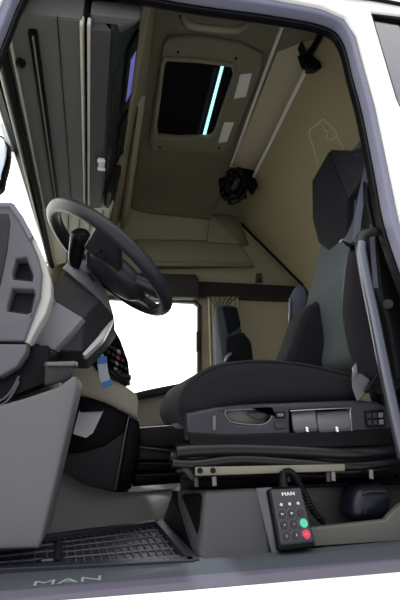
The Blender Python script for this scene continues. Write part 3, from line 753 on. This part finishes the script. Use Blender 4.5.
for k in range(8): rib('rib', bil(.05 + .05 * k, .06), bil(.05 + .05 * k, .95), .0025)
for k in range(4): rib('rib', bil(.02, .22 * k + .12), bil(.43, .22 * k + .12), .0025)
fc = PZ(47, 564, mz + .004)
tube('fastener', [fc, fc + np.array((0, 0, .006))], .026, RUBBER, fm, smoothn=0)
tube('fastener_slot', [fc + np.array((-.012, 0, .007)), fc + np.array((.012, 0, .007))], .003, RIB, fm, smoothn=0)
# sill lettering
mtx = frame(P(68, 581, .035), (1, 0, .012), (0, 1, .1)) @ Matrix.Scale(2.3, 4, (1, 0, 0))
text('lettering', 'MAN', .026, mtx, mat('lettering_grey', (.24, .25, .28), .4), sillp, ext=.0006)
tube('joint', [P(178, 571, .05), P(183, 577, .02)], .002, BLACK, sillp, smoothn=0, res=1)

# ================================================================== DRIVER SEAT
ds = Thing('driver_seat', 'large grey and black driver seat with side controls on an air suspension base', 'seat', (.5, .4, -.02))
def prismc(name, px, y0, y1, m, bevel, Yt=None, parent=ds, n=5, **k):
    o = cr([P(x, y, y0 if Yt is None else Yt) for x, y in px], n, True)
    return prism(name, o, y0, y1, m, parent, bevel=bevel, res=5, smooth=60, **k)
cushpx = [(183, 417), (180, 406), (184, 390), (194, 376), (212, 365), (230, 360), (262, 358), (300, 361), (330, 367), (356, 374), (366, 384), (364, 400), (340, 403), (290, 405), (250, 409), (222, 416), (205, 424), (189, 425)]
prismc('cushion', cushpx, .17, .66, SEATD, .045)
tube('cushion_piping', [P(x, y, .185) for x, y in [(196, 378), (210, 369), (234, 363), (262, 361), (300, 364), (330, 370), (354, 376)]], .004, SEATN, ds, res=2)
prismc('backrest', [(338, 168), (322, 188), (318, 215), (321, 242), (316, 262), (311, 285), (307, 300), (309, 320), (312, 345), (312, 372), (345, 385), (375, 360), (390, 300), (395, 240), (385, 190), (362, 166)], .24, .62, SEATG, .03, Yt=.60)
prismc('side_bolster', [(318, 304), (303, 309), (294, 319), (285, 343), (279, 365), (300, 375), (330, 375), (335, 330)], .50, .66, SEATN, .03, Yt=.60)
XF = float(P(312, 200, .61)[0]) - .012
def FX(x, y, d=0): return PX(x, y, XF + d)
solid('headrest', [FX(329, 150, .05), FX(311, 181), FX(312, 220), FX(318, 243), FX(332, 254), FX(346, 236), FX(347, 199), FX(335, 169, .035)], (.06, .0, 0), SEATN, ds, bevel=.010, seg=3)
solid('headrest_wing', [FX(329.5, 149.5, .05), FX(335.5, 169, .035), FX(347.5, 199.5, .0), FX(368, 170, .0), FX(366, 144, .05), FX(352, 150.5, .06)], (.12, .0, 0), mat('seat_black_fabric', (.013, .014, .018), .9, bump=.3, scale=900), ds, bevel=.008, seg=3)
nb = [(364, 226), (356, 250), (352, 280), (351, 308), (355, 336), (362, 362), (372, 382), (395, 392), (412, 360), (420, 300), (410, 250), (385, 222)]
prismc('side_bolster', nb, .13, .22, SEATD, .03, Yt=.15)
tube('bolster_piping', [P(x, y, .20) for x, y in [(347, 258), (344, 282), (343.5, 308), (347, 336), (354, 358), (358, 372)]], .003, mat('piping_grey', (.09, .10, .13), .6), ds, res=2)
hull('armrest', [P(x, y, Y) for x, y, Y in [(290, 320, .68), (290, 296, .68), (296, 286, .68), (304, 286, .68), (309, 300, .68), (305, 312, .68), (290, 320, .74), (290, 296, .74), (296, 286, .74), (304, 286, .74)]], mat('armrest_blue_grey', (.085, .09, .125), .5), ds, bevel=.012, seg=3)
hull('armrest_edge', [P(x, y, Y) for x, y, Y in [(288.5, 322, .67), (289, 298, .67), (292, 298, .67), (292, 322, .67), (288.5, 322, .70), (289, 298, .70), (292, 298, .70), (292, 322, .70)]], STEEL, ds, bevel=.003)
# hinge and buckle beside the cushion
hull('hinge_cover', [P(x, y, Y) for x, y, Y in [(351, 372, .14), (362, 374, .14), (370, 380, .14), (366, 394, .14), (357, 402, .14), (352, 388, .14), (362, 374, .19), (370, 380, .19), (357, 402, .19)]], MGREY, ds, bevel=.004)
hull('belt_anchor', [P(x, y, Y) for x, y, Y in [(352, 368, .125), (356, 362, .125), (358, 372, .125), (353, 380, .125), (352, 368, .14), (356, 362, .14), (358, 372, .14)]], STEEL, ds, bevel=.002)
tube('release_cable', [P(x, y, .13) for x, y in [(366, 392), (371, 384), (380, 372), (396, 362)]], .006, BLACK, ds)
# side control panel
SY = .15
recess = [(225, 412), (231, 410), (262, 409), (270, 411), (272, 416), (268, 422), (258, 425), (236, 423), (228, 419)]
pane_out = [(186, 413), (216, 407), (250, 404), (290, 402.5), (330, 401), (360, 400), (378, 402), (390, 408), (392, 434), (372, 436), (300, 439), (230, 442), (205, 443), (187, 440)]
rk = [(290, 411), (346, 408), (350, 412), (352, 435), (318, 438), (296, 439), (291, 436)]
base = plate('control_panel', pane_out, SY, .05, mat('panel_purple_grey', (.024, .0225, .030), .42, bump=.15, scale=600), ds, [recess, rk], bevel=.010)
plate('panel_skirt', [(188, 432), (230, 434), (300, 432), (350, 430), (391, 428), (391, 446), (300, 448), (215, 449), (190, 446)], SY - .004, .05, BLACK, ds, bevel=.006)
plate('panel_back', [(196, 413), (384, 405), (384, 440), (196, 443)], SY + .05, .12, BLACK, ds, bevel=.006)
plate('recess_dish', recess, SY + .03, .02, mat('dish_taupe', (.16, .145, .13), .35), ds, bevel=.004)
tube('recess_rim', [P(x, y, SY + .002) for x, y in recess], .002, MGREY, ds, closed=True, res=2)
hull('pull_handle', [P(x, y, Y) for x, y, Y in [(246, 413, SY + .006), (266, 411, SY + .006), (267, 416, SY + .004), (258, 421, SY + .004), (246, 413, SY + .03), (266, 411, SY + .03), (258, 421, SY + .03)]], DGREY, ds, bevel=.004)
for i, (y, hh) in enumerate(((415, 6), (425.5, 6))):
    b_ = plate('square_button', [(275, y - hh / 2), (285.5, y - hh / 2 - .5), (286, y + hh / 2), (276, y + hh / 2 + .3)], SY - .006, .02, BLACK if i == 0 else mat('panel_purple_grey', (.024, .0225, .030), .42), ds, bevel=.003)
    if i == 0: plate('button_symbol', [(277.5, 413.6), (283.5, 413.2), (283.8, 416.4), (277.8, 416.6)], SY - .0075, .003, MGREY, b_, bevel=.0006)
for x0, x1, sx in ((291, 315, 306), (316, 349, 336)):
    # rocker paddle: curved front, hinged at its top
    rows = []
    for yy, dep in ((412, .018), (417, .002), (424, -.008), (430, -.008), (434, .006), (436, .02)):
        rows.append([P(x0 + (x1 - x0) * u + (yy - 412) * .12 + (2 if yy > 433 and u < .2 else 0), yy - 2.2 * u, SY + dep) for u in (0, .04, .5, .96, 1)])
    r_ = grid('rocker_paddle', rows, mat('rocker_grey', (.085, .085, .095), .3), ds, thick=.006, sub=2)
    plate('arrow_mark', [(sx + 1.2, 426.5), (sx + 3, 429), (sx + 1.8, 429), (sx + 3, 431.5), (sx + 1.5, 432), (sx - .3, 429.8), (sx + .8, 429.6), (sx - .4, 427.4)], SY - .0125, .003, WHITEP, r_, bevel=.0004)
plate('rocker_well', [(288, 409), (350, 406), (354, 437), (292, 441)], SY + .035, .02, BLACK, ds, bevel=.003)
tube('rocker_frame', [P(x, y, SY - .001) for x, y in [(290, 411), (346, 408), (350, 411), (352, 436)]], .002, STEEL, ds, smoothn=2, res=2)
pad = plate('memory_pad', [(365, 411), (384, 409), (386, 427), (367, 428)], SY - .006, .02, BLACK, ds, bevel=.003)
for i in range(2):
    for k in range(3):
        x, y = 367.5 + 5.8 * k + .6 * i, 413.5 + 7 * i - .4 * k
        plate('pad_key', [(x, y), (x + 4.2, y - .3), (x + 4.4, y + 4.6), (x + .3, y + 4.9)], SY - .010, .008, LGREY if k == 2 else DGREY, pad, bevel=.0015)
plate('front_latch', [(213, 416), (216, 415.5), (216, 430), (213, 431)], SY - .004, .01, LGREY, ds, bevel=.002)
hull('front_boss', [P(x, y, Y) for x, y, Y in [(187, 414, .2), (210, 412, .2), (208, 440, .2), (190, 450, .2), (187, 414, .5), (210, 412, .5), (208, 440, .5), (184, 450, .5)]], BLACK, ds, bevel=.01)
hull('front_bracket', [P(x, y, Y) for x, y, Y in [(171, 424, .3), (184, 422, .3), (184, 429, .3), (176, 429, .3), (171, 424, .34), (184, 422, .34), (184, 429, .34)]], LGREY, ds, bevel=.003)
# rubber bellows, one fold under the other
for i, (pts, r) in enumerate([([(176, 452), (196, 450), (240, 449), (300, 451), (350, 453), (396, 450)], .018),
                    ([(170, 457), (196, 457), (240, 454), (300, 456), (350, 461), (398, 456)], .015),
                    ([(172, 463), (196, 464), (240, 459), (300, 463), (350, 466), (398, 461)], .014),
                    ([(176, 469), (200, 469), (240, 464), (300, 469), (350, 470), (398, 466)], .014)]):
    tube('bellows_fold', [P(x, y, .16 + .012 * (i % 2)) for x, y in pts], r, RUBBER, ds)
hull('bellows_core', [P(x, y, Y) for x, y, Y in [(180, 448, .20), (395, 444, .20), (395, 478, .20), (180, 480, .20), (180, 448, .6), (340, 446, .6), (340, 478, .6), (180, 478, .6)]], BLACK, ds, bevel=.01)
hull('slide_rail', [P(x, y, Y) for x, y, Y in [(195, 467, .14), (345, 464, .14), (345, 471, .14), (195, 476, .14), (195, 467, .17), (345, 464, .17), (345, 471, .17), (195, 476, .17)]], mat('rail_olive', (.16, .15, .12), .5), ds, bevel=.003)
for q in (200, 213): tube('rail_bolt', [P(q, 470.5, .142), P(q, 470.5, .134)], .007, BLACK, ds, smoothn=0)
hull('rail_base', [P(x, y, Y) for x, y, Y in [(180, 476, .29), (400, 470, .29), (400, 490, .29), (180, 494, .29), (180, 476, .6), (345, 470, .6), (345, 490, .6), (180, 492, .6)]], BLACK, ds, bevel=.006)
hull('adjuster_arm', [P(x, y, Y) for x, y, Y in [(176, 462, .15), (181, 459, .15), (196, 477, .15), (192, 482, .15), (176, 462, .18), (181, 459, .18), (196, 477, .18)]], DGREY, ds, bevel=.003)
for q in [(196, 482), (214, 481), (288, 477), (328, 477), (333, 476), (371, 474)]:
    tube('rail_peg', [P(q[0], q[1] - 4, .145), P(q[0] + .5, q[1] + 5, .14)], .006, mat('peg_grey', (.11, .11, .11), .4) if q[0] in (214, 333, 371) else DGREY, ds, smoothn=0)

# storage drawers between seat and console
fd = Thing('storage_drawers', 'low black storage drawers stacked between the seat and the centre console', 'drawers', tuple(P(165, 460, .95)))
for i, (pts, Yq) in enumerate([([(138, 428), (190, 424), (192, 447), (140, 448)], 1.05), ([(139, 447), (190, 451), (190, 461), (137, 461)], .92), ([(136, 462), (188, 462), (188, 471), (135, 473)], .90), ([(134, 474), (188, 472), (188, 483), (133, 487)], .88)]):
    d_ = plate('drawer', pts, Yq, .3, [CHAR, CHAR, BLACK, BLACK][i], fd, bevel=.012)
    (x0, y0), (x1, y1) = pts[0], pts[1]
    if i: tube('drawer_edge', [P(x0 + 3, y0 + 1.5, Yq - .002), P((x0 + x1) / 2, (y0 + y1) / 2 + 2, Yq - .004), P(x1 - 2, y1 + 1.5, Yq - .002)], .005, DGREY, d_, res=2)

# ================================================================== SILL STORAGE BOX
sx = Thing('sill_storage_box', 'dark grey moulded storage bin beside the seat base at the door sill', 'storage bin', tuple(P(290, 560, .12)))
BY = .10
hull('front_hump', [P(174, 489, .34), P(205, 491, .14), P(268, 488, .14), P(268, 486, .34), P(188, 563, .20), P(200, 567, .08), P(272, 562, .08), P(272, 562, .34), P(180, 540, .34)], mat('hump_grey', (.042, .042, .048), .5, bump=.3, scale=500), sx, bevel=.012, seg=3)
hull('side_skirt', [PZ(161, 523, -.02), PZ(197, 566, -.02), PZ(207, 566, -.02), P(172, 492, .36), P(201, 493, .14), P(206, 493, .34)], BLACK, sx, bevel=.008)
hull('top_cover', [P(170, 491, .36), P(178, 486, .40), P(262, 484, .40), P(262, 489, .20), P(200, 492, .18), P(172, 494, .36)], BLACK, sx, bevel=.006)
hull('holder_wedge', [P(255, 488, .14), P(272, 487, .12), P(284, 551, .075), P(272, 556, .075), P(255, 488, .2), P(272, 487, .2), P(284, 551, .2), P(272, 556, .2)], mat('wedge_plastic', (.055, .055, .075), .4), sx, bevel=.004)
plate('front_lip', [(300, 528), (316, 527.5), (350, 524), (386, 520), (392, 513), (402, 504), (440, 500), (440, 556), (400, 554), (318, 562), (284, 563), (284, 548)], .09, .02, mat('lip_taupe', (.075, .072, .066), .45, bump=.2, scale=600), sx, bevel=.006)
plate('back_panel', [(268, 488), (345, 484), (430, 480), (430, 540), (268, 556)], .26, .02, mat('bin_grey', (.075, .072, .070), .4, bump=.15, scale=600), sx, bevel=.004)
box('bin_floor', (.70, .18, .005), (.62, .18, .012), DGREY, sx, bevel=.003)
plate('top_rim', [(264, 486), (345, 482), (440, 477), (440, 484), (345, 487), (264, 490)], .22, .07, BLACK, sx, bevel=.006)
bt = Thing('dark_pouch', 'dark blue rounded pouch lying in the storage bin', 'pouch', tuple(P(372, 520, .2)))
prism('bag', cr([P(x, y, .15) for x, y in [(355, 520), (353, 505), (358, 490), (372, 485), (388, 486), (393, 500), (391, 518), (374, 523)]], 5, True), .14, .24, mat('pouch_navy', (.007, .008, .016), .35), bt, bevel=.035, res=4, smooth=60)
tube('zip', [P(x, y, .137) for x, y in [(362, 494), (372, 491), (386, 492)]], .003, DGREY, bt, res=2)

# ================================================================== REMOTE CONTROL
RY = .055
r00, r10, r11, r01 = P(270, 488, .10), P(301.5, 486, .10), P(316, 544, .055), P(281, 548, .055)
rc = Thing('seat_remote', 'black handheld remote with round keys, one green and one red, hung on the bin', 'remote control', tuple((r00 + r11) / 2))
def R3(u, v, d=0):
    p = (r00 * (1 - u) + r10 * u) * (1 - v) + (r01 * (1 - u) + r11 * u) * v
    n = np.cross(r10 - r00, r01 - r00); n /= np.linalg.norm(n)
    if n[1] > 0: n = -n
    return p + n * d
RB = mat('remote_plastic', (.028, .029, .036), .4, bump=.1, scale=700)
hull('body', [R3(u, v, d) for u in (-.03, 1.03) for v in (-.01, 1.04) for d in (-.03, -.006)], BLACK, rc, bevel=.006, seg=3)
hull('face_plate', [R3(u, v, d) for u in (.02, .98) for v in (.02, .97) for d in (-.01, 0)], RB, rc, bevel=.005, seg=3)
mtx = frame(R3(.52, .13, .001), r10 - r00, r00 - r01)
text('lettering', 'MAN', .0115, mtx @ Matrix.Scale(1.35, 4, (1, 0, 0)), mat('lettering_white', (.8, .8, .82), .4), rc, ext=.0004)
for k in range(3):
    tube('indicator_light', [R3(.24 + .26 * k, .305, -.002), R3(.24 + .26 * k, .305, .0015)], .0035, mat('indicator_clear', (.45, .48, .5), .3), rc, smoothn=0)
GRN = mat('key_green', (.07, .50, .30), .4); REDK = mat('key_red', (.55, .04, .07), .4)
KEYD = mat('key_dark', (.018, .018, .024), .35)
for i in range(3):
    for k in range(3):
        u, v = .21 + .285 * k, .47 + .18 * i
        m = GRN if (i, k) == (1, 2) else REDK if (i, k) == (2, 2) else KEYD
        kk = tube('round_key', [R3(u, v, -.002), R3(u, v, .003)], .0095, m, rc, smoothn=0, res=6)
        tag(kk, 'green round key' if m is GRN else 'red round key' if m is REDK else None)
        if k < 2 or i == 2:
            s = .18 * (1 if m is KEYD else .9)
            text('key_symbol', [['A+', 'B+'], ['+', '−'], ['1', '2', 'OFF']][i][k] if m is KEYD else '—', .007 if i else .006, frame(R3(u, v, .0034), r10 - r00, r00 - r01), mat('lettering_white', (.8, .8, .82), .4), kk, ext=.0002)
        ring = [R3(u, v, 0) + (R3(1, v) - R3(0, v)) / np.linalg.norm(R3(1, v) - R3(0, v)) * .0112 * math.cos(t) + (R3(u, 1) - R3(u, 0)) / np.linalg.norm(R3(u, 1) - R3(u, 0)) * .0112 * math.sin(t) for t in np.linspace(0, 2 * PI, 17)[:-1]]
        tube('key_ring', ring, .0009, LGREY, rc, closed=True, smoothn=0, res=1)
tube('cord_boot', [P(284, 490, .11), P(283, 480, .125), P(283, 472, .135)], .011, BLACK, rc, smoothn=3, radii=[1.2, 1, .7])
# spiral cable
path = cr([P(x, y, Y) for x, y, Y in [(284, 473, .135), (290, 472, .135), (296, 478, .13), (301, 487, .125), (307, 499, .125), (314, 512, .125), (324, 522, .14)]], 40)
pts = []
Ltot = 0
for i, p in enumerate(path):
    t = path[min(i + 1, len(path) - 1)] - path[max(i - 1, 0)]; t /= np.linalg.norm(t)
    a = np.cross(t, (0, 1, 0)); a /= np.linalg.norm(a); b = np.cross(t, a)
    ph = i / len(path) * 2 * PI * 26
    pts.append(p + (a * math.cos(ph) + b * math.sin(ph)) * .0075)
tube('spiral_cable', pts, .0024, BLACK, rc, smoothn=0, res=2)

# ================================================================== GRAB HANDLE, BELT
gb = Thing('grab_handle', 'long grey metal grab handle standing beside the driver seat at the rear door pillar', 'grab handle', tuple(P(385, 350, .045)))
GY = .045
tube('bar', [P(x, y, GY) for x, y in [(361, 243), (361, 252), (366, 280), (374, 318), (384, 368), (394, 415), (404, 458)]], .0155, HANDLE, gb)
tube('upper_mount', [P(361, 246, GY), P(360, 239, GY), P(364, 234, GY), P(374, 232, GY + .01), P(384, 231, GY + .02)], .0135, DGREY, gb)
tube('lower_mount', [P(404, 455, GY), P(408, 470, GY + .01), P(418, 474, GY + .02)], .0135, DGREY, gb)
bu = Thing('seat_belt', 'grey blue seat belt webbing running down beside the driver seat', 'seat belt', tuple(P(360, 220, .11)))
ribbon('webbing', [P(369, 158, .10), P(365, 180, .10), P(360, 205, .105), P(357, 228, .11), P(355.5, 242, .115)], .021, .002, BELT, bu)
ribbon('webbing', [P(371, 170, .09), P(372, 215, .09), P(373, 250, .09), P(376, 288, .09)], .014, .002, BELT, bu)
hull('tongue', [P(x, y, Y) for x, y, Y in [(341, 240, .10), (350, 243, .10), (356, 246, .10), (354, 250, .10), (346, 246, .10), (341, 240, .108), (350, 243, .108), (356, 246, .108)]], BLACK, bu, bevel=.002)
tube('tongue_clip', [P(339, 243, .10), P(342, 240, .10), P(346, 241, .10)], .003, STEEL, bu, res=2)
hull('tongue_stop', [P(x, y, Y) for x, y, Y in [(350, 246, .10), (355, 245, .10), (356, 251, .10), (350, 252, .10), (350, 246, .115), (355, 245, .115), (356, 251, .115)]], BLACK, bu, bevel=.002)
rl = Thing('belt_reel_cover', 'dark belt reel cover with a round bolt on the pillar behind the grab handle', 'belt reel cover', tuple(P(388, 270, .10)))
plate('cover', [(366, 180), (384, 212), (393, 250), (402, 310), (412, 372), (398, 380), (390, 330), (386, 312), (380, 290), (376, 240), (366, 200)], .085, .06, BLACK, rl, bevel=.008)
tube('bolt', [P(388, 304, .085), P(388, 304, .076)], .014, DGREY, rl, smoothn=0)
tube('bolt_cap', [P(388, 304, .078), P(388, 304, .072)], .008, CHAR, rl, smoothn=0)
pl = Thing('door_pillar_cover', 'dark plastic pillar cover between the seat and the rear edge of the door opening', 'pillar cover', tuple(P(400, 420, .1)))
plate('board', [(372, 362), (400, 372), (440, 380), (440, 480), (396, 476), (388, 440), (384, 408)], .20, .06, BLACK, pl, bevel=.01)

# ================================================================== OUTSIDE MIRROR
mi = Thing('kerb_mirror', 'pale blue outside mirror hanging in front of the windscreen by the dashboard', 'mirror', tuple(P(-4, 165, .75)))
MY = .75
pl_ = [(-20, 134), (0, 134), (6, 140), (9, 147), (8, 160), (4, 175), (0, 187), (-20, 190)]
prism('housing', cr([P(x, y, MY) for x, y in pl_], 3, True), MY, MY + .06, BLACK, mi, bevel=.01)
prism('mirror_glass', cr([P(x, y, MY - .004) for x, y in [(-18, 137), (0, 137), (5, 143), (7, 149), (6, 160), (2, 173), (-1, 182), (-18, 186)]], 3, True), MY - .006, MY + .002, mat('mirror_silver', (.55, .60, .72), .12, metal=1), mi, bevel=.002)
tube('arm', [P(-6, 140, MY + .03), P(-14, 115, MY + .02), P(-26, 85, MY - .02)], .012, BLACK, mi)
# clip on far pillar
gp = Thing('pillar_sensor', 'small lavender grey sensor pod at the far windscreen pillar', 'sensor', tuple(P(36, 207, 1.75)))
hull('pod', [P(x, y, Y) for x, y, Y in [(33, 204, 1.75), (38, 203, 1.75), (40, 212, 1.75), (33, 216, 1.75), (33, 204, 1.80), (38, 203, 1.80), (40, 212, 1.80)]], LGREY, gp, bevel=.004)
tube('stem', [P(37, 204, 1.77), P(40, 200, 1.78), P(44, 198, 1.79)], .008, DGREY, gp, res=2)
